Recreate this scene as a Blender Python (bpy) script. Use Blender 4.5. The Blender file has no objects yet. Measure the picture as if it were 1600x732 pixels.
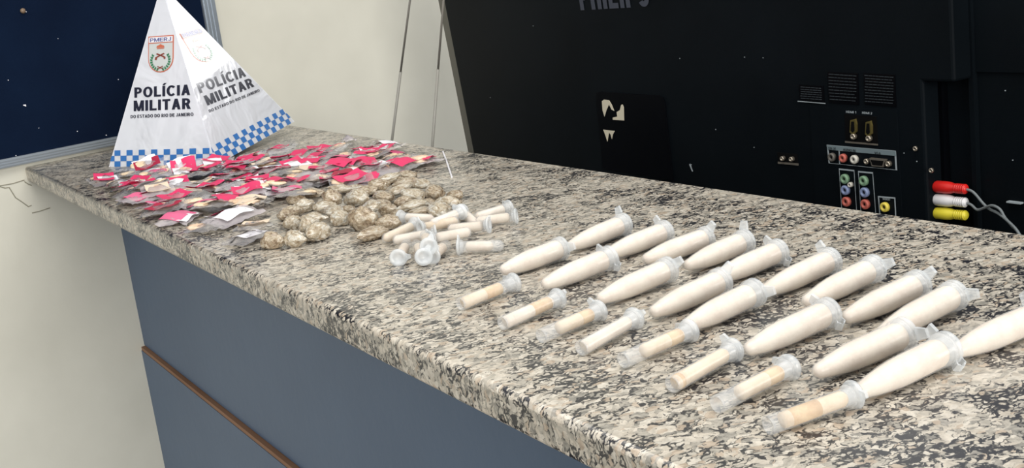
import bpy, bmesh, math, random
from mathutils import Vector, Matrix, Euler, noise
C = bpy.context.scene.collection
R_ = random.Random(7)
S = 0.2            # one working unit (camera height over the worktop) in metres
TOP = 1.1          # height of the worktop in metres
# ------------------------------------------------------------------ camera
FPX, PITCH, ROLL, YAW = 1873.42515, 0.226972010, 0.123839418, -1.04417483
cF = Vector((math.sin(YAW)*math.cos(PITCH), math.cos(YAW)*math.cos(PITCH), -math.sin(PITCH)))
_r0 = Vector((math.cos(YAW), -math.sin(YAW), 0)); _d0 = cF.cross(_r0)
cR = math.cos(ROLL)*_r0 + math.sin(ROLL)*_d0
cD = -math.sin(ROLL)*_r0 + math.cos(ROLL)*_d0
CAM = Vector((0, 0, 1))
def wp(p): return Vector((p[0]*S, p[1]*S, p[2]*S + TOP))
cam = bpy.data.objects.new('camera', bpy.data.cameras.new('camera')); C.objects.link(cam)
cam.matrix_world = Matrix.Translation(wp(CAM)) @ Matrix((cR, -cD, -cF)).transposed().to_4x4()
cam.data.sensor_width = 36; cam.data.lens = FPX/1600*36; cam.data.clip_start = 0.01
bpy.context.scene.camera = cam
# ------------------------------------------------------------------ world, lamps, exposure
w = bpy.data.worlds.new('world'); bpy.context.scene.world = w; w.use_nodes = True
w.node_tree.nodes['Background'].inputs[0].default_value = (0.93, 0.96, 1.0, 1)
w.node_tree.nodes['Background'].inputs[1].default_value = 0.56
def area(name, loc, target, sx, sy, power, col=(1, .975, .93)):
    l = bpy.data.lights.new(name, 'AREA'); l.shape = 'RECTANGLE'; l.size = sx; l.size_y = sy; l.energy = power; l.color = col
    o = bpy.data.objects.new(name, l); C.objects.link(o); o.location = loc
    o.rotation_euler = (Vector(target)-Vector(loc)).to_track_quat('-Z', 'Y').to_euler(); return o
area('ceiling_lamp', (-0.45, 0.25, 2.6), (-0.75, 0.35, 1.1), 1.5, 0.9, 15)
area('room_fill', (-0.9, -1.6, 1.9), (-1.6, 0.3, 0.8), 1.0, 0.8, 5)  # unseen frontal fill, added to brighten the end wall and cabinet front
area('wall_fill', (3.6, -0.3, 1.85), (-1.8, 0.4, 1.0), 2.2, 1.5, 112)  # added fill along the counter, lifts the end wall; no fixture there
area('glare_light', (-2.02, 2.3, 1.82), (-1.49, .46, 1.22), .30, .24, 2.6, (1, 1, 1))  # added out of view to put the glare on the pyramid's side face
bpy.context.scene.cycles.transparent_max_bounces = 32
vs = bpy.context.scene.view_settings
vs.view_transform = 'Standard'; vs.look = 'None'; vs.gamma = 1; vs.use_curve_mapping = False; vs.exposure = 0.35
# ------------------------------------------------------------------ measuring helpers (photograph sight lines met with real planes)
def ray(x, y): return FPX*cF + (x-800)*cR + (y-366)*cD
def G(x, y, z=0.0):
    d = ray(x, y); return CAM + d*((z-1)/d.z)
def onplane(x, y, n, c):
    d = ray(x, y); return CAM + d*((c - CAM.dot(n))/d.dot(n))
WN = Vector((0.97763913, 0.21028962, 0)); WC = -8.211960338757807     # the end wall
WD = Vector((-0.21028962, 0.97763913, 0))
YN = Vector((0, 1, 0))
TVY = 4.3
def T(x, y, d=0): return onplane(x, y, YN, TVY + d)
# ------------------------------------------------------------------ materials
def lin(c):
    return tuple(((v/255)/12.92 if v/255 <= .04045 else ((v/255+.055)/1.055)**2.4) for v in c) + (1,)
def mat(name, rgb, rough=.5, metal=0, spec=.5, alpha=1, coat=0, emit=None):
    m = bpy.data.materials.new(name); m.use_nodes = True
    b = m.node_tree.nodes['Principled BSDF']
    b.inputs['Base Color'].default_value = lin(rgb); b.inputs['Roughness'].default_value = rough
    b.inputs['Metallic'].default_value = metal; b.inputs['Specular IOR Level'].default_value = spec
    b.inputs['Alpha'].default_value = alpha; b.inputs['Coat Weight'].default_value = coat
    b.inputs['Coat Roughness'].default_value = .1
    return m
def film(name, rgb, cover, rough, gloss=.5):
    m = bpy.data.materials.new(name); m.use_nodes = True; N = m.node_tree.nodes; L = m.node_tree.links; N.clear()
    out = N.new('ShaderNodeOutputMaterial'); tr = N.new('ShaderNodeBsdfTransparent'); di = N.new('ShaderNodeBsdfDiffuse'); tl_ = N.new('ShaderNodeBsdfTranslucent')
    gl = N.new('ShaderNodeBsdfGlossy'); gl.inputs['Roughness'].default_value = rough; lw = N.new('ShaderNodeFresnel'); lw.inputs['IOR'].default_value = 1.45
    di.inputs[0].default_value = tl_.inputs[0].default_value = lin(rgb)
    a = N.new('ShaderNodeMixShader'); a.inputs[0].default_value = .15; L.new(di.outputs[0], a.inputs[1]); L.new(tl_.outputs[0], a.inputs[2])
    c = N.new('ShaderNodeMixShader'); c.inputs[0].default_value = cover; L.new(tr.outputs[0], c.inputs[1]); L.new(a.outputs[0], c.inputs[2])
    mu = N.new('ShaderNodeMath'); mu.operation = 'MULTIPLY'; mu.inputs[1].default_value = gloss; L.new(lw.outputs[0], mu.inputs[0])
    d = N.new('ShaderNodeMixShader'); L.new(mu.outputs[0], d.inputs[0]); L.new(c.outputs[0], d.inputs[1]); L.new(gl.outputs[0], d.inputs[2])
    L.new(d.outputs[0], out.inputs[0]); return m
def nodes(m): return m.node_tree.nodes, m.node_tree.links, m.node_tree.nodes['Principled BSDF']
def tex_coord(m, scale=(1, 1, 1), kind='Object'):
    N, L, b = nodes(m); tc = N.new('ShaderNodeTexCoord'); mp = N.new('ShaderNodeMapping')
    mp.inputs['Scale'].default_value = scale; L.new(tc.outputs[kind], mp.inputs['Vector']); return mp.outputs[0]
def noise_node(m, vec, scale, detail=3, rough=.55, dist=0):
    N, L, b = nodes(m); n = N.new('ShaderNodeTexNoise')
    n.inputs['Scale'].default_value = scale; n.inputs['Detail'].default_value = detail
    n.inputs['Roughness'].default_value = rough; n.inputs['Distortion'].default_value = dist
    L.new(vec, n.inputs['Vector']); return n.outputs['Fac']
def ramp(m, fac, stops, interp='LINEAR'):
    N, L, b = nodes(m); r = N.new('ShaderNodeValToRGB'); r.color_ramp.interpolation = interp
    e = r.color_ramp.elements
    while len(e) < len(stops): e.new(.5)
    for k, (p, c) in enumerate(stops): e[k].position = p; e[k].color = lin(c)
    L.new(fac, r.inputs[0]); return r.outputs[0]
def mixc(m, fac, a, b_, mode='MIX'):
    N, L, b = nodes(m); x = N.new('ShaderNodeMix'); x.data_type = 'RGBA'; x.blend_type = mode
    if isinstance(fac, float): x.inputs[0].default_value = fac
    else: L.new(fac, x.inputs[0])
    for i, v in ((6, a), (7, b_)):
        if isinstance(v, tuple): x.inputs[i].default_value = v
        else: L.new(v, x.inputs[i])
    return x.outputs[2]
def bump(m, fac, strength, dist=.001):
    N, L, b = nodes(m); bp = N.new('ShaderNodeBump'); bp.inputs['Strength'].default_value = strength
    bp.inputs['Distance'].default_value = dist; L.new(fac, bp.inputs['Height']); L.new(bp.outputs[0], b.inputs['Normal'])
# granite
granite = mat('granite', (160, 150, 135), .28, spec=.5)
N, L, b = nodes(granite)
v0 = tex_coord(granite)
wn = N.new('ShaderNodeTexNoise'); wn.inputs['Scale'].default_value = 120; wn.inputs['Detail'].default_value = 3; L.new(v0, wn.inputs['Vector'])
vm = N.new('ShaderNodeVectorMath'); vm.operation = 'MULTIPLY_ADD'; vm.inputs[1].default_value = (.009, .009, .009)
L.new(wn.outputs['Color'], vm.inputs[0]); L.new(v0, vm.inputs[2])
mp = N.new('ShaderNodeMapping'); mp.inputs['Scale'].default_value = (1.35, .8, 1.1); L.new(vm.outputs[0], mp.inputs['Vector']); v = mp.outputs[0]
def voro(feature, sc, out):
    t_ = N.new('ShaderNodeTexVoronoi'); t_.feature = feature; t_.inputs['Scale'].default_value = sc; L.new(v, t_.inputs['Vector']); return t_.outputs[out]
sep = N.new('ShaderNodeSeparateColor'); L.new(voro('F1', 255, 'Color'), sep.inputs[0])
base = ramp(granite, sep.outputs[0], [(0, (138, 135, 127)), (.16, (178, 172, 160)), (.34, (206, 196, 180)), (.55, (222, 213, 198)), (.74, (192, 171, 148)), (.86, (228, 221, 208))], 'CONSTANT')
n_mid = noise_node(granite, v, 260, 3, .6, .4)
base = mixc(granite, .35, base, ramp(granite, n_mid, [(.35, (120, 118, 112)), (.62, (232, 225, 212))]))
# dark mica collects along the grain boundaries, in drifts
n_cl = noise_node(granite, v0, 34, 3, .6, .5)
n_th = noise_node(granite, v, 170, 4, .7, .8)
mu = N.new('ShaderNodeMath'); mu.operation = 'MULTIPLY_ADD'; mu.inputs[1].default_value = .55; L.new(n_cl, mu.inputs[0]); L.new(n_th, mu.inputs[2])
ed = N.new('ShaderNodeMath'); ed.operation = 'MULTIPLY_ADD'; ed.inputs[1].default_value = -.62; L.new(voro('DISTANCE_TO_EDGE', 255, 'Distance'), ed.inputs[0]); L.new(mu.outputs[0], ed.inputs[2])
base = mixc(granite, ramp(granite, ed.outputs[0], [(.715, (0, 0, 0)), (.765, (255, 255, 255))]), base, lin((88, 86, 82)))
base = mixc(granite, ramp(granite, ed.outputs[0], [(.775, (0, 0, 0)), (.81, (255, 255, 255))]), base, lin((30, 31, 40)))
base = mixc(granite, 1.0, base, lin((232, 230, 227)), 'MULTIPLY')
L.new(base, b.inputs['Base Color'])
# painted wall
def paint(name, rgb, var=8, rough=.6):
    m = mat(name, rgb, rough); N, L, b = nodes(m); v = tex_coord(m)
    n = noise_node(m, v, 3.5, 4, .6)
    L.new(ramp(m, n, [(.3, tuple(c-var for c in rgb)), (.7, tuple(min(255, c+var) for c in rgb))]), b.inputs['Base Color'])
    bump(m, noise_node(m, v, 60, 3), .15, .002); return m
wallpaint = paint('cream_wall_paint', (208, 205, 191))
crackm = mat('plaster_crack', (146, 142, 126), .9)
bluem = paint('blue_cabinet_laminate', (65, 88, 116), 5, .42)
brownm = paint('raw_brown_edge', (134, 98, 72), 14, .8)
floorm = paint('grey_floor', (120, 116, 108), 8, .5)
alum = mat('brushed_aluminium', (170, 178, 186), .38, .75); bump(alum, noise_node(alum, tex_coord(alum, (4, 4, 120)), 20), .1, .001)
felt = mat('navy_felt', (13, 25, 46), .95, spec=.1)
N, L, b = nodes(felt); v = tex_coord(felt)
L.new(ramp(felt, noise_node(felt, v, 9, 5), [(.3, (6, 18, 38)), (.7, (10, 25, 47))]), b.inputs['Base Color'])
bump(felt, noise_node(felt, v, 900, 2), .4, .001)
tvm = mat('black_tv_plastic', (12, 16, 19), .42, spec=.05)
N, L, b = nodes(tvm); v = tex_coord(tvm)
L.new(ramp(tvm, noise_node(tvm, v, 6, 5), [(.3, (9, 13, 16)), (.7, (14, 19, 23))]), b.inputs['Base Color'])
bump(tvm, noise_node(tvm, v, 1200, 2), .2, .0005)
tvgloss = mat('smooth_black_plastic', (5, 6, 9), .3, spec=.1)
bezelm = mat('grey_bezel_edge', (92, 90, 80), .4)
printm = mat('grey_print', (150, 158, 162), .6, spec=.2)
faintm = mat('faint_grey_print', (50, 56, 60), .6, spec=.2)
logom = mat('charcoal_letter_paint', (62, 66, 76), .5, spec=.2)
stripm = mat('grey_header_print', (108, 122, 126), .6, spec=.2)
stickm = mat('torn_sticker_paper', (206, 198, 175), .8)
metalm = mat('dull_metal', (175, 165, 150), .35, .8)
chrome = mat('chrome_rod', (138, 136, 128), .35, .0)
brassm = mat('brass', (150, 135, 80), .35, .8)
holem = mat('socket_black', (5, 5, 6), .8, spec=.1)
jackcol = {k: mat(k+'_socket_ring', c, .5) for k, c in dict(red=(175, 90, 78), white=(190, 186, 176), green=(110, 140, 112), blue=(120, 132, 165), yellow=(215, 195, 80), black=(90, 86, 80)).items()}
redp = mat('red_plug_plastic', (205, 34, 30), .35); whitep = mat('white_plug_plastic', (222, 220, 220), .35); yelp = mat('yellow_plug_plastic', (224, 208, 60), .35)
cordm = mat('grey_cord', (110, 116, 118), .5)
pap = mat('laminated_white_card', (226, 228, 234), .22, spec=.6, coat=1.0)
N, L, b = nodes(pap); v = tex_coord(pap); bump(pap, noise_node(pap, v, 14, 3, .5, .8), .6, .010)
b.inputs['Coat Roughness'].default_value = .04
inkb = mat('black_ink', (42, 44, 58), .3, coat=.5); inkblue = mat('blue_ink', (62, 120, 188), .3, coat=.4)
inkor = mat('orange_red_ink', (205, 112, 84), .3, coat=.4); inkgr = mat('green_ink', (58, 128, 88), .3, coat=.4); inkbr = mat('brown_ink', (140, 72, 58), .3, coat=.4)
inkgy = mat('pale_grey_ink', (206, 210, 208), .3, coat=.4); inknavy = mat('violet_blue_ink', (84, 92, 150), .3, coat=.4)
tubep = mat('frosted_plastic', (232, 233, 232), .22, spec=.7, alpha=.30)
capp = mat('frosted_cap_plastic', (232, 236, 238), .2, spec=.8, alpha=.42)
def powder(name, a, c2):
    m = mat(name, a, .9, spec=.1); N, L, b = nodes(m); v = tex_coord(m)
    L.new(ramp(m, noise_node(m, v, 110, 4, .6), [(.38, c2), (.6, a)]), b.inputs['Base Color']); bump(m, noise_node(m, v, 700, 3), .3, .001); return m
powW = powder('white_powder', (236, 223, 206), (226, 208, 190)); powT = powder('tan_powder', (228, 196, 148), (208, 166, 110)); powP = powder('cream_powder', (234, 214, 186), (222, 196, 162))
powB = powder('beige_crumbs', (232, 206, 180), (212, 178, 150))
bagm = film('clear_bag_plastic', (255, 252, 255), .19, .16, 1.0)
pinkA = mat('bright_pink_paper', (214, 50, 100), .6); pinkB = mat('faded_pink_paper', (216, 100, 138), .6); pinkC = mat('deep_crimson_paper', (165, 28, 62), .6)
whiteT = mat('white_paper_slip', (232, 230, 234), .6); paperB = mat('tan_paper_slip', (226, 206, 182), .7)
fade_bag = film('hazy_bag_plastic', (255, 245, 250), .36, .2, 1.0)
def wrapmat(name, dark, mid, light):
    m = mat(name, mid, .25, spec=.8, coat=1.0); N, L, b = nodes(m); v = tex_coord(m)
    n = noise_node(m, v, 1.7, 6, .62, 1.4)
    L.new(ramp(m, n, [(.36, dark), (.49, mid), (.61, light), (.72, (244, 238, 224))]), b.inputs['Base Color'])
    bump(m, noise_node(m, v, 3.5, 5, .65, 2.0), .7, .006); return m
wrapA = wrapmat('brown_film_wrap', (128, 102, 72), (196, 174, 142), (226, 212, 188))
wrapB = wrapmat('pale_film_wrap', (170, 146, 114), (216, 200, 172), (246, 240, 226))
# ------------------------------------------------------------------ object helpers
def tag(o, label=None, cat=None, group=None, kind=None):
    if label: o['label'] = label
    if cat: o['category'] = cat
    if group: o['group'] = group
    if kind: o['kind'] = kind
    return o
def empty(name, loc, label, cat, group=None):
    o = bpy.data.objects.new(name, None); C.objects.link(o); o.location = wp(loc); o.empty_display_size = .01
    return tag(o, label, cat, group)
def origin(parent):
    o = Vector((0, 0, 0))
    while parent is not None: o += parent.location; parent = parent.parent
    return o
def finish(name, bm, m, parent=None, smooth=False, local=False):
    """bm in working units -> linked mesh object; local=True leaves it in the parent's own frame"""
    off = Vector((0, 0, 0)) if local else origin(parent)
    for v in bm.verts: v.co = v.co*S if local else wp(v.co)-off
    bmesh.ops.recalc_face_normals(bm, faces=bm.faces)
    me = bpy.data.meshes.new(name); bm.to_mesh(me); bm.free()
    if smooth:
        for p in me.polygons: p.use_smooth = True
    o = bpy.data.objects.new(name, me); C.objects.link(o); o.parent = parent
    me.materials.append(m); return o
def add_box(bm, lo, hi, bev=0):
    vs = [bm.verts.new((x, y, z)) for x in (lo[0], hi[0]) for y in (lo[1], hi[1]) for z in (lo[2], hi[2])]
    fs = [bm.faces.new([vs[i] for i in q]) for q in ((0, 1, 3, 2), (4, 6, 7, 5), (0, 4, 5, 1), (2, 3, 7, 6), (0, 2, 6, 4), (1, 5, 7, 3))]
    if bev:
        es = list({e for f in fs for e in f.edges}); bmesh.ops.bevel(bm, geom=es, offset=bev, segments=3, profile=.5, affect='EDGES')
def add_prism(bm, pts, vec):
    """polygon pts (list of Vector) swept by vec"""
    a = [bm.verts.new(p) for p in pts]; c = [bm.verts.new(Vector(p)+vec) for p in pts]; n = len(pts)
    bm.faces.new(a); bm.faces.new(c[::-1])
    for i in range(n): bm.faces.new((a[i], a[(i+1) % n], c[(i+1) % n], c[i]))
def box(name, lo, hi, m, parent=None, bev=0):
    bm = bmesh.new(); add_box(bm, lo, hi, bev); return finish(name, bm, m, parent, bev > 0)
def prism(name, pts, vec, m, parent=None):
    bm = bmesh.new(); add_prism(bm, pts, vec); return finish(name, bm, m, parent)
def add_lathe(bm, prof, axis0, axis, n=20, caps=True):
    """prof: list of (s, r) along the axis direction from axis0"""
    axis = Vector(axis).normalized(); u = axis.orthogonal().normalized(); v_ = axis.cross(u); rings = []
    for s, r in prof:
        c = Vector(axis0)+axis*s
        if r < 1e-6: rings.append([bm.verts.new(c)])
        else: rings.append([bm.verts.new(c+u*r*math.cos(t)+v_*r*math.sin(t)) for t in (2*math.pi*k/n for k in range(n))])
    for a, c in zip(rings, rings[1:]):
        for k in range(n):
            q = [a[k % len(a)], a[(k+1) % len(a)], c[(k+1) % len(c)], c[k % len(c)]]
            q = [x for i, x in enumerate(q) if x not in q[:i]]
            if len(q) > 2: bm.faces.new(q)
    if caps:
        for r_ in (rings[0], rings[-1]):
            if len(r_) > 2: bm.faces.new(r_)
def lathe(name, prof, p0, axis, m, parent=None, n=20, local=False):
    bm = bmesh.new(); add_lathe(bm, prof, p0, axis, n); return finish(name, bm, m, parent, True, local)
def add_tube(bm, pts, r, n=8):
    pts = [Vector(p) for p in pts]; rings = []
    for i, p in enumerate(pts):
        t = (pts[min(i+1, len(pts)-1)]-pts[max(i-1, 0)]).normalized(); u = t.cross(Vector((.13, .2, .97))).normalized(); v_ = t.cross(u)
        rr = r[i] if isinstance(r, (list, tuple)) else r
        rings.append([bm.verts.new(p+u*rr*math.cos(a)+v_*rr*math.sin(a)) for a in (2*math.pi*k/n for k in range(n))])
    for a, c in zip(rings, rings[1:]):
        for k in range(n): bm.faces.new((a[k], a[(k+1) % n], c[(k+1) % n], c[k]))
    bm.faces.new(rings[0]); bm.faces.new(rings[-1])
def spline(pts, k=6):
    pts = [Vector(p) for p in pts]; out = []
    for i in range(len(pts)-1):
        p0, p1, p2, p3 = pts[max(i-1, 0)], pts[i], pts[i+1], pts[min(i+2, len(pts)-1)]
        for j in range(k):
            t = j/k; out.append(.5*((2*p1)+(p2-p0)*t+(2*p0-5*p1+4*p2-p3)*t*t+(3*p1-p0-3*p2+p3)*t**3))
    return out+[pts[-1]]
def copy_tree(o, parent=None):
    c = o.copy(); C.objects.link(c); c.parent = parent
    for ch in list(o.children): copy_tree(ch, c)
    return c
def stroke(P, t):
    """P: points of a centre line, t: stroke width -> quads"""
    out = []
    for a, c in zip(P, P[1:]):
        dx, dy = c[0]-a[0], c[1]-a[1]; l = math.hypot(dx, dy) or 1; nx, ny = -dy/l*t/2, dx/l*t/2; ex, ey = dx/l*.02, dy/l*.02
        out.append([(a[0]+nx-ex, a[1]+ny-ey), (c[0]+nx+ex, c[1]+ny+ey), (c[0]-nx+ex, c[1]-ny+ey), (a[0]-nx-ex, a[1]-ny-ey)])
    return out
def arc(cx, cy, rx, ry, a0, a1, t, n=12):
    q = []
    for i in range(n):
        r = []
        for k in (i, i+1):
            a = math.radians(a0+(a1-a0)*k/n); r.append(((cx+(rx)*math.cos(a), cy+(ry)*math.sin(a)), (cx+(rx-t)*math.cos(a), cy+(ry-t*.85)*math.sin(a))))
        q.append([r[0][0], r[1][0], r[1][1], r[0][1]])
    return q
def rect(x0, y0, x1, y1): return [[(x0, y0), (x1, y0), (x1, y1), (x0, y1)]]
def glyph(ch, t):
    h = t*.85
    if ch == 'I': return rect(0, 0, t, 1), t
    if ch == 'Í': return rect(0, 0, t, 1)+[[(0, 1.07), (t*.75, 1.07), (t*1.5, 1.27), (t*.6, 1.27)]], t
    if ch == 'L': return rect(0, 0, t, 1)+rect(t, 0, .56, h), .56
    if ch == 'T': return rect(.31-t/2, 0, .31+t/2, 1-h)+rect(0, 1-h, .62, 1), .62
    if ch == 'E': return rect(0, 0, t, 1)+rect(t, 0, .58, h)+rect(t, 1-h, .58, 1)+rect(t, .5-h/2, .53, .5+h/2), .58
    if ch == 'O': return arc(.38, .5, .38, .52, 0, 360, t, 26), .76
    if ch == 'V': return [[(0, 1), (t, 1), (.34+t/2, 0), (.34-t/2, 0)], [(.68, 1), (.68-t, 1), (.34-t/2, 0), (.34+t/2, 0)]], .68
    if ch == 'U': return rect(0, .3, t, 1)+rect(.66-t, .3, .66, 1)+arc(.33, .33, .33, .35, 180, 360, t), .66
    if ch == 'G': return arc(.38, .5, .38, .52, 50, 350, t, 22)+rect(.42, .38, .74, .38+h), .76
    if ch == 'H': return rect(0, 0, t, 1)+rect(.64-t, 0, .64, 1)+rect(t, .5-h/2, .64-t, .5+h/2), .64
    if ch == 'C': return arc(.38, .5, .38, .52, 42, 318, t, 20), .70
    if ch == 'D': return rect(0, 0, t, 1)+arc(.28, .5, .38, .5, -90, 90, t, 14)+rect(t, 0, .28, h)+rect(t, 1-h, .28, 1), .66
    if ch == 'P': return rect(0, 0, t, 1)+arc(.30, .69, .31, .31, -90, 90, t, 12)+rect(t, .38, .30, .38+h)+rect(t, 1-h, .30, 1), .61
    if ch == 'R': return glyph('P', t)[0]+[[(.26, .44), (.26+t*1.05, .44), (.66, 0), (.66-t*1.15, 0)]], .66
    if ch == 'A': return [[(0, 0), (t, 0), (.34+t*.5, 1), (.34-t*.5, 1)], [(.68-t, 0), (.68, 0), (.34+t*.5, 1), (.34-t*.5, 1)]]+rect(.17, .22, .51, .22+h*.9), .68
    if ch == 'M': return rect(0, 0, t*.95, 1)+rect(.82-t*.95, 0, .82, 1)+[[(0, 1), (t*1.1, 1), (.41+t*.42, 0), (.41-t*.42, 0)], [(.82-t*1.1, 1), (.82, 1), (.41+t*.42, 0), (.41-t*.42, 0)]], .82
    if ch == 'N': return rect(0, 0, t, 1)+rect(.66-t, 0, .66, 1)+[[(0, 1), (t*1.1, 1), (.66, 0), (.66-t*1.1, 0)]], .66
    if ch == 'S': return arc(.30, .73, .28, .28, 25, 270, t, 12)+arc(.30, .28, .30, .28, -155, 90, t, 12), .60
    if ch == 'J': return rect(.46-t, .28, .46, 1)+arc(.23, .28, .23, .29, 180, 360, t, 10), .46
    if ch == '1': return rect(.2, 0, .2+t, 1)+[[(0, .72), (.2, .98), (.2, .78), (.05, .62)]], .2+t
    if ch == '2': return arc(.28, .70, .28, .30, -20, 170, t, 12)+[[(.44, .62), (.58, .5), (t, 0), (0, h)]]+rect(0, 0, .56, h), .56
    if ch == '.': return rect(0, 0, t, t), t
    return [], .30
def block_geo(s, t):
    """bold sans lettering, cap height 1"""
    x = 0; out = []
    for ch in s:
        q, w_ = glyph(ch, t); out += [[(a+x, c) for a, c in p] for p in q]; x += w_+(.11 if ch != ' ' else 0)
    return out, x-.11
def text(name, s, BL, BR, TL, m, parent, nrm, bold=.2):
    """lettering laid on a plane between three corner points; plain = accent-free twin used to fit the cap height"""
    polys_, wd = block_geo(s, bold); bm = bmesh.new(); U = BR-BL; V = TL-BL
    for q, p in enumerate(polys_): bm.faces.new([bm.verts.new(BL+U*(x/wd)+V*y+nrm*(1+.004*q)) for x, y in p])
    return finish(name, bm, m, parent)
ORD = ['leftmost', 'second from the left', 'third from the left', 'fourth from the left', 'fifth from the left', 'sixth from the left', 'seventh from the left', 'eighth from the left', 'ninth from the left', 'tenth from the left', 'eleventh from the left', 'twelfth from the left']
def order(i, n): 
    if i == n-1: return 'rightmost'
    if n-1-i < i: return ORD[n-1-i].replace('left', 'right')
    return ORD[i]
# ================================================================== THE SETTING
FLOOR = -TOP/S
def wallpt(s, z, out=0): return WD*s + WN*(WC+out) + Vector((0, 0, z))
def wall_quad(bm, s0, s1, z0, z1, o0, o1):
    add_prism(bm, [wallpt(s0, z0, o0), wallpt(s1, z0, o0), wallpt(s1, z1, o0), wallpt(s0, z1, o0)], WN*(o1-o0))
bm = bmesh.new(); wall_quad(bm, -14, 16, FLOOR, 8.5, -.5, 0)
wall = tag(finish('wall_left', bm, wallpaint), kind='structure')
tag(box('floor', (-13, -14, FLOOR-.3), (12, 12, FLOOR), floorm), kind='structure')
# plaster lip and cracks in the paint under the board
def wl(x, y): return onplane(x, y, WN, WC)
for pts in ([(-60, 300), (0, 290.5), (20, 287), (38, 281.5)], [(0, 292), (8, 294), (14, 293), (24, 309), (33, 315), (44, 323), (49, 321)], [(38, 284), (44, 288), (49, 290)], [(50, 333), (63, 330), (78, 325)]):
    bm = bmesh.new(); add_tube(bm, [wl(*p)+WN*.001 for p in pts], .0038, 5); finish('crack', bm, crackm, wall)
# ================================================================== COUNTER
YF, YB, XR, TH = 1.30, 3.08, 0.6, .1
cnt = empty('reception_counter', (-4, 2.3, FLOOR), 'long counter with speckled granite worktop over a blue panelled cabinet', 'counter')
yS, yE = YF, YB
def wx(y): return (WC - WN.y*y)/WN.x
bm = bmesh.new()
add_prism(bm, [Vector((wx(YF), YF, -TH)), Vector((XR, YF, -TH)), Vector((XR, YB, -TH)), Vector((wx(YB), YB, -TH))], Vector((0, 0, TH)))
es = [e for e in bm.edges if all(v.co.z > -.01 for v in e.verts) and abs(e.verts[0].co.y-e.verts[1].co.y) < .01]
es += [e for e in bm.edges if all(v.co.z < -.05 for v in e.verts) and abs(e.verts[0].co.y-e.verts[1].co.y) < .01]
bmesh.ops.bevel(bm, geom=es, offset=.018, segments=4, profile=.5, affect='EDGES')
top = finish('granite_worktop', bm, granite, cnt)
for p in top.data.polygons: p.use_smooth = p.area < .01
tag(top, 'speckled grey and cream granite slab with rounded edge')
CY, SZ = 1.872, -1.478
def cab(y0, z0, z1, nm, m, yb=YB-.02):
    bm = bmesh.new(); add_prism(bm, [Vector((wx(y0), y0, z0)), Vector((XR-.1, y0, z0)), Vector((XR-.1, yb, z0)), Vector((wx(yb), yb, z0))], Vector((0, 0, z1-z0))); return finish(nm, bm, m, cnt)
cab(CY, SZ+.012, -TH, 'upper_panel', bluem)
cab(CY-.03, FLOOR, SZ-.022, 'lower_panel', bluem)
tag(cab(CY-.026, SZ-.022, SZ+.004, 'edge_strip', brownm), 'brown raw board edge along the panel joint')
cab(CY+.02, SZ+.004, SZ+.012, 'shadow_gap', holem)
# ================================================================== NOTICE BOARD
b0 = wallpt(0, .03)
board = empty('notice_board', wallpt(1.0, .03), 'navy felt notice board in aluminium frame fixed to the cream wall', 'notice board')
def proj_s(p): return p.dot(WD)
sR = proj_s(wl(310, 0)); sRo = proj_s(wl(330, 0)); zi, zo = .088, .028
sL = -6.0; zT = 4.5
bm = bmesh.new(); wall_quad(bm, sL, sR+.02, zi-.02, zT, .012, .03); finish('felt_panel', bm, felt, board)
bm = bmesh.new(); wall_quad(bm, sL, sRo, zo, zi, .012, .05)
for k in range(3): wall_quad(bm, sL, sRo-.012, zo+.008+k*.018, zo+.014+k*.018, .05, .056)
finish('frame_rail', bm, alum, board)
bm = bmesh.new(); wall_quad(bm, sR, sRo, zi, zT, .012, .05)
for k in range(3): wall_quad(bm, sR+.012+k*.03, sR+.02+k*.03, zi, zT, .05, .056)
finish('frame_stile', bm, alum, board)
p = onplane(35, 17, WN, WC+.03)
lathe('push_pin', [(0, .016), (.012, .018), (.02, .01), (.022, 0)], p, WN, mat('brown_pin', (120, 100, 80), .5), board, 12)
bm = bmesh.new()
for x, y, a in ((12, 125, 1), (36, 164, 3), (184, 124, 1), (40, 18, 1), (120, 205, 1), (165, 211, 1.2), (24, 243, 1), (90, 60, .7), (60, 200, .7)):
    q = onplane(x, y, WN, WC+.031); add_prism(bm, [q, q+WD*.006*a, q+WD*.006*a-Vector((0, 0, .005*a)), q-Vector((0, 0, .004))], WN*.002)
tag(finish('lint_specks', bm, whiteT, board), kind='stuff')
# ================================================================== PYRAMID SIGN
A = G(170, 261); B = G(338, 258.5); Cc = Vector((-7.82, 2.94, .075)); 
Cc = CAM + (ray(460, 190))*((Cc.z-1)/ray(460, 190).z)
_d = ray(252, -24); _d = _d/_d.length
AP = CAM + _d*min((k*.005 for k in range(1200, 1800)), key=lambda t: abs(((CAM+_d*t)-A).length-((CAM+_d*t)-B).length))
pyr = empty('pyramid_sign', (A+B+Vector((Cc.x, Cc.y, 0)))/3, 'white laminated pyramid sign with police lettering and blue checks', 'sign')
th = .004
cen = (A+B+Cc+AP)/4
def face_of(P, Q, nm, lab):
    n = (Q-P).cross(AP-P).normalized()
    if n.dot(P-cen) < 0: n = -n
    K = 14; bm = bmesh.new(); rows = []
    for i in range(K+1):                      # subdivided card panel with thickness
        rows.append([(P+(AP-P)*i/K)+((Q-P)*(1-i/K))*(j/(K-i) if K > i else 0) for j in range(K-i+1)])
    for s in (0, -1):
        V = [[bm.verts.new(q+n*th*s) for q in r] for r in rows]
        for i in range(K):
            for j in range(K-i):
                bm.faces.new((V[i][j], V[i][j+1], V[i+1][j]))
                if j < K-i-1: bm.faces.new((V[i][j+1], V[i+1][j+1], V[i+1][j]))
    f = finish('card_face', bm, pap, pyr); tag(f, lab); return f, n
fL, nL = face_of(A, B, 'l', 'matt white front face with upright crest'); fR, nR = face_of(B, Cc, 'r', 'glossy white side face catching the lamp'); fB, nB = face_of(Cc, A, 'b', 'blank rear face')
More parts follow.
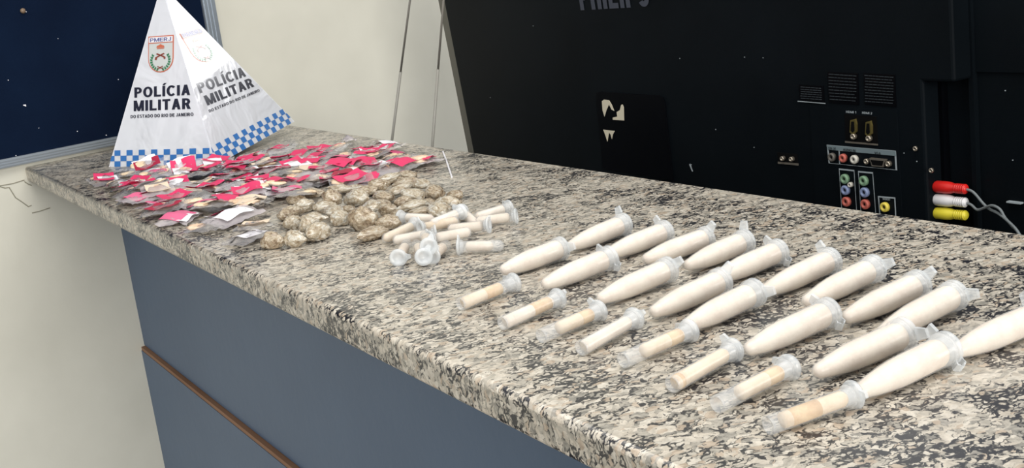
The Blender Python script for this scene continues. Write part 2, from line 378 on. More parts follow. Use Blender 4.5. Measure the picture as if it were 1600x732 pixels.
def bary(P, Q, u, v_): return P+(Q-P)*u+(AP-P-(Q-P)*.5)*v_     # u along the base, v up the median
def checks(P, Q, n, par, cols, hv, flip):
    bm = bmesh.new(); rh = hv/3
    for r in range(3):
        v0, v1 = r*rh, (r+1)*rh
        for c in range(cols):
            if (c+r+flip) % 2: continue
            def pt(u, v_):
                u = min(max(u, v_*.5+.0), 1-v_*.5); return bary(P, Q, u, v_)+n*.002
            q = [pt(c/cols, v0), pt((c+1)/cols, v0), pt((c+1)/cols, v1), pt(c/cols, v1)]
            if (q[0]-q[1]).length > 1e-4: bm.faces.new([bm.verts.new(x) for x in q])
    finish('checker_band', bm, inkblue, par)
checks(A, B, nL, fL, 17, .093, 1); checks(B, Cc, nR, fR, 20, .10, 0)
def on_face(P, n): return lambda x, y: onplane(x, y, n, P.dot(n))
FL = on_face(A, nL); FR = on_face(B, nR)
for F_, n, par, L_ in ((FL, nL, fL, [('POLÍCIA', 'POLICIA', (210.3, 153), (297.5, 148.6), (210.3, 137), .035), ('MILITAR', None, (209.3, 174), (298.5, 170.3), (209.3, 157.6), .035), ('DO ESTADO DO RIO DE JANEIRO', None, (204.4, 185), (303, 181.3), (204.4, 180), .03)]),
                       (FR, nR, fR, [('POLÍCIA', 'POLICIA', (312.3, 146.2), (384.5, 119.2), (306, 130.5), .035), ('MILITAR', None, (324, 165.3), (397.5, 135.2), (317.5, 150.5), .035), ('DO ESTADO DO RIO DE JANEIRO', None, (327, 176.2), (405.5, 143.2), (325.3, 172), .03)])):
    for s, pl, bl, br, tl, bo in L_: text('lettering', s, F_(*bl), F_(*br), F_(*tl), inkb, par, n*.002, .225 if bo > .03 else .20)
# crest: drawn in a 0..1 x 0..1 square on each face
def crest(M, n, par):
    def P3(x, y, l): return M(x, y)+n*(.002+.0012*l)
    def poly(nm, pts, m, l):
        bm = bmesh.new(); bm.faces.new([bm.verts.new(P3(x, y, l)) for x, y in pts]); return finish(nm, bm, m, par)
    def polys(nm, L_, m, l):
        bm = bmesh.new()
        for pts in L_: bm.faces.new([bm.verts.new(P3(x, y, l)) for x, y in pts])
        return finish(nm, bm, m, par)
    def outline(k):
        pts = [(k, 1-k*.8), (k, .38)]
        for i in range(1, 12):
            a = math.pi*i/12; pts.append((.5-(.5-k)*math.cos(a), .38-(.38-k*.8)*math.sin(a)))
        return pts+[(1-k, .38), (1-k, 1-k*.8)]
    poly('crest_border', outline(0), inkor, 0); poly('crest_field', outline(.035), inkgy, 1)
    poly('crest_line', [(.03, .80), (.97, .80), (.97, .82), (.03, .82)], inkor, 2)
    poly('crest_band', [(.035, .825), (.965, .825), (.965, .97), (.035, .97)], whiteT, 2)
    text('lettering', 'PMERJ', P3(.09, .845, 3), P3(.91, .845, 3), P3(.09, .945, 3), inknavy, par, n*.0003, .15)
    polys('crown', [[(.36, .645), (.64, .645), (.64, .67), (.36, .67)], [(.34, .68), (.66, .68), (.63, .73), (.56, .745), (.5, .775), (.44, .745), (.37, .73)]], inkor, 3)
    polys('crossed_pistols', [[(.33, .50), (.37, .53), (.70, .42), (.70, .37), (.64, .36), (.62, .41)], [(.67, .50), (.63, .53), (.30, .42), (.28, .35), (.35, .34), (.38, .41)]], inkbr, 3)
    lv = []
    for s in (-1, 1):
        for i in range(8):
            a = math.radians(-78+i*15); cx, cy = .5+s*.36*math.cos(a), .33+.26*math.sin(a)
            for o in (-.4, .7):
                d = a+math.pi/2+o; dx, dy = s*math.cos(d)*.09, math.sin(d)*.075; nx, ny = -dy*.35, dx*.35
                lv.append([(cx, cy), (cx+dx*.5+nx, cy+dy*.5+ny), (cx+dx, cy+dy), (cx+dx*.5-nx, cy+dy*.5-ny)])
    polys('laurel_wreath', lv, inkgr, 3)
    polys('wreath_stems', [[(.38, .10), (.41, .085), (.62, .16), (.60, .18)], [(.62, .10), (.59, .085), (.38, .16), (.40, .18)]], inkbr, 4)
tl, tr, bo = FL(232.2, 57.4), FL(272, 54.5), FL(251.3, 113.4)
def ML(x, y): return tl+(tr-tl)*x+(bo-(tl+tr)/2)*(1-y)
crest(ML, nL, fL)
# same place on the other face: express the left crest in face coordinates and carry it over
eL1, eL2 = (B-A), (AP-(A+B)/2); eR1, eR2 = (Cc-B), (AP-(B+Cc)/2)
def carry(p):
    q = p-A; a11, a12, a22 = eL1.dot(eL1), eL1.dot(eL2), eL2.dot(eL2); b1, b2 = q.dot(eL1), q.dot(eL2); de = a11*a22-a12*a12
    return B+eR1*((b1*a22-b2*a12)/de)+eR2*((a11*b2-a12*b1)/de)
crest(lambda x, y: carry(ML(x, y)), nR, fR)
# ================================================================== TUBES
def powder_lathe(r, s0, s1, tip, parent, m, nm='powder', flat=.0):
    return None
def big_tube(i, m=None, fill=.25):
    root = empty('tapered_tube', (0, 0, 0), 'x', 'tube')
    root.location = (0, 0, 0)
    r = .0345
    lathe('tube_body', [(0, 0), (.001, .008), (.005, .014), (.013, .0185), (.05, .0255), (.085, .0305), (.115, .0335), (.14, r), (.262, r+.001), (.264, r+.006), (.272, r+.006), (.274, r)], (0, 0, 0), (1, 0, 0), tubep, root, 24, True)
    pr = [(.003, 0), (.005, .009), (.013, .016), (.05, .0232), (.085, .0283), (.115, .0315), (.14, .0325), (fill-.012, .0325), (fill-.004, .030), (fill, .0)]
    pw = lathe('powder', pr, (0, 0, 0), (1, 0, 0), powW, root, 20, True)
    bm = bmesh.new()
    add_lathe(bm, [(.262, .029), (.276, .030), (.277, r+.005), (.286, r+.006), (.290, r+.002), (.290, .026), (.284, .024), (.284, 0)], (0, 0, 0), (1, 0, 0), 24)
    cap = finish('cap', bm, capp, root, True, True)
    bm = bmesh.new()                                     # thumb tab and hinge strap
    add_prism(bm, [Vector((.278, r+.004, -.016)), Vector((.284, r+.03, -.011)), Vector((.284, r+.03, .011)), Vector((.278, r+.004, .016))], Vector((.009, 0, 0)))
    finish('thumb_tab', bm, capp, root, False, True)
    bm = bmesh.new()
    pts = [(.266, -r-.002), (.262, -r-.016), (.270, -r-.024), (.282, -r-.018), (.286, -r-.004)]
    for (a, c) in zip(pts, pts[1:]):
        add_prism(bm, [Vector((a[0], a[1], -.011)), Vector((c[0], c[1], -.011)), Vector((c[0]-.0035, c[1]+.003, -.011)), Vector((a[0]+.003, a[1]+.003, -.011))], Vector((0, 0, .022)))
    finish('hinge_strap', bm, capp, root, False, True)
    return root
def small_tube(lo, hi, m, round_end=False, capang=0, tan=None):
    root = empty('small_tube', (0, 0, 0), 'x', 'tube'); root.location = (0, 0, 0); r = .0205
    if round_end: body = [(0, 0), (.003, .009), (.010, .0165), (.02, r), (.185, r), (.187, r+.005), (.195, r+.005)]
    else: body = [(.012, 0), (.010, .013), (0, .0165), (0, r), (.185, r), (.187, r+.005), (.195, r+.005)]
    lathe('tube_body', body, (0, 0, 0), (1, 0, 0), tubep, root, 20, True)
    if round_end: pr = [(lo+.003, 0), (lo+.006, .009), (lo+.02, .0178), (hi-.006, .0178), (hi, .012), (hi+.002, 0)]
    else: pr = [(lo, 0), (lo+.001, .0175), (hi-.008, .0178), (hi, .013), (hi+.002, 0)]
    lathe('powder', pr, (0, 0, 0), (1, 0, 0), m, root, 16, True)
    if tan:
        lathe('tan_powder_layer', [(tan[0], 0), (tan[0]+.004, .0184), (tan[1]-.004, .0184), (tan[1], 0)], (0, 0, 0), (1, 0, 0), powT, root, 16, True)
    bm = bmesh.new()
    add_lathe(bm, [(.183, .017), (.196, .018), (.197, r+.009), (.204, r+.012), (.209, r+.010), (.209, .017), (.203, .015), (.203, 0)], (0, 0, 0), (1, 0, 0), 20)
    finish('cap', bm, capp, root, True, True)
    bm = bmesh.new(); add_prism(bm, [Vector((.199, r+.007, -.012)), Vector((.199, r+.024, -.006)), Vector((.199, r+.024, .006)), Vector((.199, r+.007, .012))], Vector((.007, 0, 0)))
    finish('thumb_tab', bm, capp, root, False, True)
    return root
def place_tube(o, tip, cap, phi, length, zt, zc, label, group, z0=0, stretch=True):
    a = G(*tip, zt+z0); c = G(*cap, zc+z0)
    d = (c-a); L_ = d.length; d.normalize()
    rot = Vector((1, 0, 0)).rotation_difference(d).to_matrix() @ Matrix.Rotation(phi, 3, 'X')
    o.location = wp(a); o.rotation_euler = rot.to_euler(); k = L_/length
    k = min(max(k, .80), 1.2); o.scale = (k, 1, 1)
    o['label'] = label; o['category'] = 'tube'; o['group'] = group
    return o
protoB = [big_tube(0, fill=.266), big_tube(1, fill=.258), big_tube(2, fill=.270)]
usedB = [False]*3
back = [((888, 386), (977, 349), 1.2), ((946, 399), (1042, 361), .8), ((1005, 407), (1107, 371), 2.2), ((1071, 417), (1167, 376), 1.6), ((1117, 436), (1219, 392), .6), ((1190, 458), (1300, 406), .9), ((1256, 474), (1368, 418), 2.8), ((1318, 499), (1438, 443), 2.4), ((1375, 522), (1494, 460), 3.0), ((1490, 551), (1625, 492), .9)]
front = [((782, 424), (880, 387), 3.0), ((847, 446), (955, 402), .5), ((934, 469), (1047, 420), 2.6), ((1017, 490), (1130, 438), 2.2), ((1069, 511), (1182, 456), 3.0), ((1164, 549), (1298, 487), .5), ((1272, 584), (1416, 520), 3.0), ((1338, 615), (1483, 543), .7)]
for row, nm in ((back, 'back row'), (front, 'middle row')):
    for i, (t, c, ph) in enumerate(row):
        k = (i*2+len(row)) % 3
        o = protoB[k] if not usedB[k] else copy_tree(protoB[k]); usedB[k] = True
        lab = f'large tapered white-powder tube, {order(i, len(row))} in the {nm} of tubes'
        place_tube(o, t, c, ph, .29, .028, .042, lab, 'large tapered tubes of white powder')
sm = [((719, 476), (805, 441), 0.3, 'A'), ((785, 506), (874, 466), 2.5, 'B'), ((845, 526), (938, 485), .8, 'C'), ((908, 545), (993, 497), 2.6, 'D'), ((973, 564), (1080, 516), .2, 'C'), ((1050, 602), (1147, 546), 1.0, 'E'), ((1120, 633), (1236, 573), 0.3, 'C'), ((1200, 666), (1337, 616), 2.9, 'F')]
pS = {'A': small_tube(.013, .15, powP, tan=(.085, .152)), 'B': small_tube(.013, .178, powW, tan=(.10, .172)), 'C': small_tube(.062, .178, powP, tan=(.13, .175)), 'D': small_tube(.014, .18, powW), 'E': small_tube(.013, .178, powP, tan=(.013, .03)), 'F': small_tube(.034, .182, powP, tan=(.045, .12))}
uS = set(); look = dict(A='of cream powder', B='of two-tone powder', C='with empty clear end', D='of white powder', E='of cream powder', F='of blotchy cream powder')
for i, (t, c, ph, k) in enumerate(sm):
    o = pS[k] if k not in uS else copy_tree(pS[k]); uS.add(k)
    place_tube(o, t, c, ph, .21, .0215, .028, f'small tube {look[k]}, {order(i, 8)} in the front row', 'small tubes in the front row')
pile = [((599, 375), (650, 351), 0, .0, 'tan tinted, lying at the left end of the small tube pile'), ((613, 377), (676, 365), .012, .0, 'second lowest at the left of the small tube pile, pointing left'),
 ((684, 343), (624, 340), 0, .0, 'at the back of the small tube pile beside the wrapped lumps'), ((717, 345), (655, 357), .02, 2., 'near the pile centre with its cap pointing left'),
 ((672, 352), (722, 331), .03, .5, 'at the top of the pile with cap beside the wrapped lumps'), ((742, 349), (720, 330), .0, 1., 'short looking, behind the pile centre with cap at the back'),
 ((699, 359), (763, 352), .01, .6, 'at the right of the pile centre with flared cap pointing right'), ((736, 362), (672, 374), .025, 2.4, 'across the pile centre with frosty cap end at left'),
 ((742, 341), (797, 324), .0, .5, 'upper one of the pair right of the pile'), ((742, 347), (801, 339), .0, .3, 'lower one of the pair right of the pile'),
 ((788, 384), (724, 386), .0, 1.5, 'nearest the large tubes with clear rounded end at right'), ((637, 380), (622, 404), .0, 0, 'frontmost at the left of the pile with its cap forward'),
 ((650, 381), (664, 405), .01, 1., 'at the front centre of the pile with its cap forward'), ((664, 366), (670, 386), .04, 1.2, 'standing out on top of the pile in the middle'), ((699, 382), (674, 401), .0, .9, 'at the front right of the pile, leaning to the right')]
protoP = [small_tube(.002, .17, powW, True), small_tube(.045, .17, powW, True), small_tube(.004, .18, powP, True)]
up = [False]*3
for i, (t, c, z, ph, lab) in enumerate(pile):
    k = {0: 2, 10: 1, 7: 0, 3: 2}.get(i, i % 2*0 if i < 11 else 1)
    o = protoP[k] if not up[k] else copy_tree(protoP[k]); up[k] = True
    place_tube(o, t, c, ph, .21, .021, .028, 'small round-ended tube '+lab, 'small tubes heaped beside the wrapped lumps', z0=z)
# ================================================================== WRAPPED LUMPS
def lump_mesh(seed, sub=3, tail=False):
    bm = bmesh.new(); bmesh.ops.create_icosphere(bm, subdivisions=sub, radius=1)
    rr = random.Random(seed); off = Vector((rr.uniform(0, 50), rr.uniform(0, 50), rr.uniform(0, 50)))
    for v in bm.verts:
        p = v.co.copy(); k = 1+.24*noise.noise(p*1.1+off)+.12*noise.noise(p*2.6+off)
        k -= .22*(1-min(1, abs(noise.noise(Vector((p.x*1.6, p.y*3, p.z*3))+off))*6))*.5; k += .05*noise.noise(p*7+off)
        v.co = p*k
        if tail and p.x > .75: v.co.x += (p.x-.75)*1.5; v.co.y *= .75; v.co.z *= .75
    z0 = min(v.co.z for v in bm.verts)
    for v in bm.verts:
        if v.co.z < -.72: v.co.z = -.72
    me = bpy.data.meshes.new('lump'); bm.to_mesh(me); bm.free()
    for p in me.polygons: p.use_smooth = True
    return me
lumps = [lump_mesh(i, 4, i % 3 == 0) for i in range(8)]
lumpd = {}
def lump_data(i, m):
    if (i, m.name) not in lumpd:
        me = lumps[i].copy(); me.materials.append(m); lumpd[(i, m.name)] = me
    return lumpd[(i, m.name)]
# x, y, width, height (in a close look at the heap), tilt of the long axis, pale?, layer
LM = [(165, 648, 115, 105, 0, 0, 0), (290, 640, 110, 100, 0, 1, 0), (425, 600, 150, 105, -20, 1, 0), (285, 548, 130, 85, -10, 1, 0), (262, 490, 105, 75, -25, 0, 0), (375, 555, 110, 85, -15, 1, .03), (395, 520, 150, 60, -8, 1, .02), (350, 450, 135, 80, -10, 1, .0), (505, 405, 100, 95, 0, 0, .03), (400, 372, 150, 52, 3, 0, 0), (560, 350, 150, 50, -5, 1, .01), (600, 305, 130, 45, 0, 0, 0), (465, 458, 140, 75, -5, 1, .01), (555, 520, 110, 95, 0, 1, .0), (688, 525, 170, 140, 0, 0, 0), (650, 405, 150, 100, 0, 1, .0), (805, 392, 100, 60, 10, 0, .01), (775, 328, 130, 70, -5, 0, .01), (830, 292, 135, 55, -15, 1, .01), (935, 272, 110, 55, 5, 0, 0), (925, 312, 150, 48, -8, 0, .0), (905, 352, 175, 55, -12, 1, .01), (975, 380, 150, 52, 0, 1, .02), (1020, 322, 75, 52, 10, 1, .03), (1095, 368, 150, 80, 25, 0, .02), (1165, 435, 140, 90, 10, 1, .02), (1210, 388, 100, 60, 0, 0, 0), (920, 420, 130, 55, -12, 0, .0), (975, 445, 190, 55, -8, 1, .01), (1030, 478, 190, 50, 0, 0, .02), (1118, 468, 95, 70, 20, 1, .03), (830, 470, 115, 60, -5, 0, .0), (790, 438, 100, 50, 10, 0, .0), (830, 545, 130, 90, 0, 0, .0), (745, 605, 190, 75, -18, 0, .0), (305, 415, 110, 48, 10, 0, 0), (485, 430, 90, 50, 0, 1, 0), (700, 365, 130, 60, 0, 0, 0), (735, 450, 70, 60, 60, 1, .04), (640, 345, 110, 40, 0, 1, 0), (880, 500, 90, 50, 0, 0, 0), (720, 320, 90, 40, -10, 0, 0), (520, 480, 100, 60, 10, 1, .02), (1000, 410, 90, 40, 0, 1, .0), (1060, 430, 90, 45, 0, 0, .0), (600, 470, 80, 50, 0, 0, 0), (870, 300, 100, 40, 0, 0, 0), (1215, 430, 70, 50, 0, 0, 0)]
LM = [(380+x/3.659, 200+y/3.659, w_/3.659, h_/3.659, a, pl, z) for x, y, w_, h_, a, pl, z in LM]
bands = sorted(range(len(LM)), key=lambda i: -LM[i][1])
lab = {}
RN = ['front row', 'second row from the front', 'third row from the front', 'fourth row from the front', 'fifth row from the front', 'sixth row from the front', 'seventh row from the front', 'eighth row from the front', 'ninth row from the front', 'tenth row from the front', 'eleventh row from the front', 'twelfth row from the front']
for b_ in range(0, len(bands), 8):
    row = sorted(bands[b_:b_+8], key=lambda i: LM[i][0])
    for j, i in enumerate(row): lab[i] = f"{'pale' if LM[i][5] else 'brown'} film-wrapped lump, {order(j, len(row)).replace('the ', '')}, {RN[b_//8].replace('the ', '') if b_+8 < len(bands) else 'rearmost row'}"
for i, (x, y, w_, h_, a, pl, z) in enumerate(LM):
    c0 = G(x, y); ppu = FPX/(c0-CAM).dot(cF)
    hz = max(h_/2/ppu*.96, .018); c = G(x, y, hz*.8+z)
    e = G(x+math.cos(math.radians(a))*w_/2, y+math.sin(math.radians(a))*w_/2, hz*.8+z)
    ang = math.atan2(e.y-c.y, e.x-c.x); la = min((e-c).length, .075)
    ang += R_.uniform(-.2, .2); sy = max(hz*1.05, min(la*.62, .042))
    o = bpy.data.objects.new('wrapped_lump', lump_data(R_.randrange(8), wrapB if pl else wrapA)); C.objects.link(o)
    o.location = wp(c); o.rotation_euler = (R_.uniform(-.12, .12), R_.uniform(-.12, .12), ang+R_.choice((0, math.pi)))
    o.scale = (max(la, .03)*S*.98, sy*S, hz*1.1*S)
    tag(o, lab[i], 'lump', 'film-wrapped lumps heaped on the counter')
# ================================================================== SMALL PACKETS WITH PINK TAGS
def sheet(nx, ny, sx, sy, f):
    bm = bmesh.new(); V = [[bm.verts.new((sx*(i/nx-.5), sy*(j/ny-.5), f(i/nx, j/ny))) for j in range(ny+1)] for i in range(nx+1)]
    for i in range(nx):
        for j in range(ny): bm.faces.new((V[i][j], V[i+1][j], V[i+1][j+1], V[i][j+1]))
    return bm
def bm_to_data(bm, nm):
    for v in bm.verts: v.co *= S
    me = bpy.data.meshes.new(nm); bm.to_mesh(me); bm.free()
    for p in me.polygons: p.use_smooth = True
    return me
bagd, tagd, powd = [], [], []
for k in range(6):
    rr = random.Random(100+k); off = Vector((rr.uniform(0, 99), 3, 5)); sx, sy = rr.uniform(.19, .24), rr.uniform(.13, .17)
    def ftop(u, v): return .004+.020*math.sin(math.pi*u)*math.sin(math.pi*v)+.012*noise.noise(Vector((u*4, v*4, 0))+off)*(1.2-math.sin(math.pi*u)*.5)+.008*noise.noise(Vector((u*11, v*11, 2))+off)
    def fbot(u, v): return -.002+.004*noise.noise(Vector((u*4, v*4, 7))+off)
    bm = sheet(14, 10, sx, sy, ftop)
    bagd.append(bm_to_data(bm, 'bag'))
    tagd.append(bm_to_data(sheet(8, 4, rr.uniform(.12, .15), rr.uniform(.10, .125), lambda u, v: .008+.012*math.sin(math.pi*(u*1.1+off.x))**2+.006*math.cos(v*3+off.x)), 'tag'))
    bm = bmesh.new(); bmesh.ops.create_icosphere(bm, subdivisions=3, radius=1)
    for v in bm.verts:
        kk = 1+.35*noise.noise(v.co*1.8+off)+.15*noise.noise(v.co*5+off); v.co = Vector((v.co.x*.05*kk, v.co.y*.034*kk, v.co.z*.009*kk+.009))
    powd.append(bm_to_data(bm, 'crumbs'))
dcache = {}
def dat(lst, k, m, nm):
    key = (nm, k, m.name)
    if key not in dcache: me = lst[k].copy(); me.materials.clear(); me.materials.append(m); dcache[key] = me
    return dcache[key]
KM = {'p': pinkA, 'f': pinkB, 'd': pinkC, 'w': whiteT, 't': paperB, 'n': None}
KW = {'p': 'with bright pink tag', 'f': 'with faded pink tag', 'd': 'with deep crimson tag', 'w': 'with white paper slip', 't': 'with tan paper slip', 'n': 'holding beige crumbs only'}
PK = []
for x, y, k in [(135, 255, 'p'), (420, 190, 'd'), (340, 270, 'p'), (400, 295, 'p'), (420, 318, 'w'), (345, 365, 'p'), (450, 222, 'f'), (600, 275, 'p'), (655, 330, 'p'), (740, 318, 'p'), (590, 385, 'p'), (480, 412, 'f'), (520, 455, 'd'), (770, 412, 'f'), (600, 487, 'f'), (895, 478, 'p'), (960, 500, 'w'), (915, 392, 'p'), (940, 335, 'p'), (1050, 352, 'p'), (895, 245, 'p'), (1165, 292, 'p'), (1030, 250, 'p'), (790, 190, 'p'), (850, 160, 'p'), (955, 158, 'p'), (1050, 122, 'p'), (1070, 150, 'p'), (645, 162, 'p'), (1170, 150, 'p'), (975, 182, 'f'), (1150, 215, 'd'), (480, 345, 't'), (560, 430, 't'), (1060, 420, 't'), (840, 425, 't'), (430, 260, 'n'), (220, 275, 'n'), (1090, 570, 't'), (1050, 610, 'w'), (730, 190, 'n'), (650, 215, 'n'), (700, 240, 'n'), (800, 530, 'n'), (640, 410, 'n'), (300, 330, 'n'), (250, 205, 'n'), (760, 265, 't'), (560, 330, 'n'), (1000, 300, 'n'), (1100, 190, 't')]:
    PK.append((130+x/4.066, 220+y/4.066, k))
for x, y, k in [(30, 182, 'p'), (200, 150, 'p'), (420, 120, 'p'), (480, 125, 'p'), (440, 162, 'p'), (340, 155, 'p'), (215, 185, 'p'), (50, 207, 'p'), (400, 202, 'p'), (290, 225, 'p'), (550, 178, 'f'), (700, 125, 'p'), (710, 163, 'p'), (800, 160, 'p'), (850, 150, 'f'), (820, 118, 'w'), (1030, 187, 'p'), (900, 218, 'p'), (690, 210, 'p'), (725, 250, 'p'), (560, 240, 'p'), (450, 242, 'p'), (500, 257, 'p'), (160, 330, 'p'), (290, 320, 'p'), (30, 390, 'p'), (600, 275, 'd'), (520, 292, 'p'), (250, 372, 'f'), (180, 372, 'w'), (370, 235, 't'), (460, 200, 'n'), (620, 170, 'n'), (820, 180, 't'), (960, 190, 'n'), (240, 285, 'n'), (350, 290, 'n'), (420, 300, 't'), (620, 235, 'n'), (800, 245, 'n'), (110, 290, 'n'), (100, 230, 't'), (40, 440, 't'), (60, 160, 't'), (520, 145, 'n'), (300, 395, 'n'), (870, 190, 'n'), (20, 275, 'd'), (130, 200, 'n')]:
    PK.append((380+x/3.659, 200+y/3.659, k))
for q in range(26):
    a_, c_ = R_.random(), R_.random()
    PK.append((190+a_*400+c_*10, 268-a_*8+c_*(62-a_*38), R_.choice('pppfnw')))
rows = sorted(range(len(PK)), key=lambda i: -PK[i][1]); lab = {}; nb = 12
for b_ in range(0, len(rows), nb):
    row = sorted(rows[b_:b_+nb], key=lambda i: PK[i][0])
    for j, i in enumerate(row): lab[i] = f"packet {KW[PK[i][2]]}, {order(j, len(row)).replace('the ', '')}, {RN[b_//nb].replace('the ', '') if b_+nb < len(rows) else 'rearmost row'}"
for i, (x, y, k) in enumerate(PK):
    kb = R_.randrange(6); haz = k == 'f' or R_.random() < .18
    yaw = math.radians(R_.choice((0, 0, 90))+R_.uniform(-45, 75)); rx, ry = R_.uniform(-.16, .16), R_.uniform(-.14, .14)
    if i == 1: yaw, rx, ry, y = 1.0, .42, 0, y+3
    if i == 28: yaw, rx, ry, haz, y = 1.1, .5, 0, True, y+6
    if i == 1: k = 'd'
    c = G(x, y, .025)
    root = empty('plastic_packet', c, lab[i], 'packet', 'small plastic packets with pink tags')
    root.rotation_euler = (Matrix.Rotation(yaw, 3, 'Z')@Matrix.Rotation(rx, 3, 'X')@Matrix.Rotation(ry, 3, 'Y')).to_euler()
    def sub(nm, me, loc, rz=0):
        o = bpy.data.objects.new(nm, me); C.objects.link(o); o.parent = root; o.location = Vector(loc)*S; o.rotation_euler = (0, 0, rz); return o
    bag = sub('plastic_bag', dat(bagd, kb, fade_bag if haz else bagm, 'bag'), (0, 0, 0))
    if KM[k]:
        t_ = sub('paper_tag', dat(tagd, R_.randrange(6), KM[k], 'tag'), (0, 0, .008 if k != 'p' else .012), R_.uniform(-.4, .4))
        if k in 'pdf' and R_.random() < .5:
            o_ = sub('paper_tag', dat(tagd, R_.randrange(6), whiteT, 'tag'), (R_.uniform(-.03, .03), .02, .004), R_.uniform(-.6, .6)); o_['label'] = 'white underside slip'
    if k in 'nt' or R_.random() < .42:
        s_ = R_.choice((-1, 1)); sub('crumbs', dat(powd, R_.randrange(6), powB if R_.random() < .6 else powP, 'crumbs'), (s_*.055, R_.uniform(-.02, .02), .004), R_.uniform(0, 3))
    m3 = root.rotation_euler.to_matrix(); zm = min((m3@v.co).z for v in bag.data.vertices)
    root.location.z = TOP-zm+.0006+R_.choice((0, 0, .002, .004))
# loose bits
o = empty('plastic_scrap', G(545, 222), 'tiny crumpled clear scrap behind the pink-tagged packets', 'scrap')
def fs(u, v): return .012+.03*math.sin(math.pi*u)*math.sin(math.pi*v)+.02*noise.noise(Vector((u*5, v*5, 3)))
bm = sheet(8, 8, .09, .07, fs); sc = bpy.data.objects.new('film', bm_to_data(bm, 'film')); sc.data.materials.append(fade_bag); C.objects.link(sc); sc.parent = o
bm = bmesh.new(); add_tube(bm, spline([G(692, 237, .003), G(697, 250, .004), G(701, 262, .003), G(706, 277, .003)]), .0045, 6)
tag(finish('plastic_strip', bm, whiteT), 'thin white plastic strip lying by the rear counter edge', 'strip')
# ================================================================== DESK BEHIND THE COUNTER
DZ = -1.5
dk = empty('desk', (-5.5, 4.2, FLOOR), 'low desk behind the counter carrying the television', 'desk')
box('desk_top', (-8.7, 3.15, DZ-.12), (.4, 5.6, DZ), mat('desk_laminate', (120, 112, 100), .5), dk)
for x in (-8.5, -4.2, .2):
    for y in (3.3, 5.4): box('leg', (x-.12, y-.12, FLOOR), (x+.12, y+.12, DZ-.12), metalm, dk)
# ================================================================== TELEVISION (seen from behind)
tv = empty('television', (-5.4, TVY+.4, DZ), 'large black flat television turned to show its back and sockets', 'television')
def slab(nm, px, d0, d1, m, parent, drop=0):
    """outline on the shell plane (from sight lines), thickness from depth d0 to d1"""
    return prism(nm, [T(*p)+Vector((0, d0, 0)) for p in px], Vector((0, d1-d0, 0)), m, parent)
def ext(pa, pb, z):       # continue the line pa-pb (on the shell plane) to height z
    a, c = T(*pa), T(*pb); t = (z-a.z)/(c.z-a.z); return a+(c-a)*t
zt, zb = 1.05, DZ+.06
LT, LB = ext((693, 0), (739, 237), zt), ext((693, 0), (739, 237), zb)
xr = T(1444, 200).x; xs = T(1488, 60).x; zn = T(1460, 128).z
XE = -2.75
back_ = prism('back_shell', [LB, Vector((xr, TVY, zb)), Vector((xr, TVY, zn)), Vector((xs, TVY, zn)), Vector((xs, TVY, zt)), LT], Vector((0, .2, 0)), tvm, tv)
md = back_.modifiers.new('b', 'BEVEL'); md.width = .0025; md.segments = 2
box('side_shell', (xr-.3, TVY+.14, zb), (XE, TVY+.26, zt), tvm, tv)
box('side_bay_wall', (xr, TVY+.10, zb), (xr+.02, TVY+.2, zn), tvgloss, tv)
box('side_rib', (xs-.012, TVY+.11, zb), (xs+.012, TVY+.16, zt), tvm, tv)
box('side_vent_panel', (T(1497, 60, .14).x, TVY+.128, T(1540, 112, .14).z), (XE-.05, TVY+.14, zt-.1), tvm, tv)
# front bezel, its grey edge shows past the shell
def ext2(z):
    a, c = T(684, 0, .2), T(731.5, 237, .2); return a+(c-a)*((z-a.z)/(c.z-a.z))-Vector((0, .2, 0))
eT, eB = ext2(zt), ext2(zb)
prism('screen_bezel', [eB+Vector((0, .2, -.06)), Vector((XE+.05, TVY+.2, zb-.06)), Vector((XE+.05, TVY+.2, zt+.08)), eT+Vector((0, .2, .08))], Vector((0, .12, 0)), bezelm, tv)
prism('screen_glass', [eB+Vector((.1, .315, .05)), Vector((XE-.1, TVY+.315, zb+.05)), Vector((XE-.1, TVY+.315, zt-.05)), eT+Vector((.1, .315, -.05))], Vector((0, .01, 0)), tvgloss, tv)
box('stand', (-6.4, TVY+.05, DZ), (-4.6, TVY+.6, zb+.0), tvm, tv)
fr = -.004
FN = Vector((0, -1, 0))
# lettering across the top (its lower half is inside the picture)
a, c = T(908, 16), T(1016, 10); h3 = Vector((-.012, 0, .155))
text('maker_lettering', 'PHILIPS', a, c, a+h3, logom, tv, FN*.003, .24)
# patch where a label was
bm = bmesh.new(); add_prism(bm, [T(*p)+FN*.006 for p in [(932, 146), (938, 143.5), (1030, 149), (1037, 152), (1040, 160), (1053, 282), (943, 263)]], Vector((0, .006, 0)))
finish('label_patch', bm, tvgloss, tv)
def flat(nm, polys, m, parent=tv, off=.008):
    bm = bmesh.new()
    for q in polys: add_prism(bm, [T(*p)+FN*off for p in q], Vector((0, .003, 0)))
    return finish(nm, bm, m, parent)
for q in [[(942, 158), (945, 155.5), (953, 156.5), (957, 163), (961, 173), (957, 171), (953, 163), (949, 172), (946, 182), (943, 172)], [(974, 163), (976, 167), (976.5, 188), (959, 187), (959, 183.5), (966, 182), (965, 175), (970, 172), (972, 164)], [(944, 202.5), (962, 204.5), (959, 210), (957.5, 217), (955.5, 210), (953, 207), (950.5, 221), (947, 210)]]:
    flat('torn_sticker', [q], stickm)
def frame_px(nm, q, m, wpx=1.0, parent=tv, off=.006):
    """thin printed outline around quad q (TL,TR,BR,BL)"""
    bm = bmesh.new()
    P = [T(*p)+FN*off for p in q]; cen_ = sum(P, Vector())/len(P)
    I = [p+(cen_-p).normalized()*.011*wpx for p in P]
    for i in range(len(q)):
        j = (i+1) % len(q); add_prism(bm, [P[i], P[j], I[j], I[i]], Vector((0, .004, 0)))
    return finish(nm, bm, m, parent)
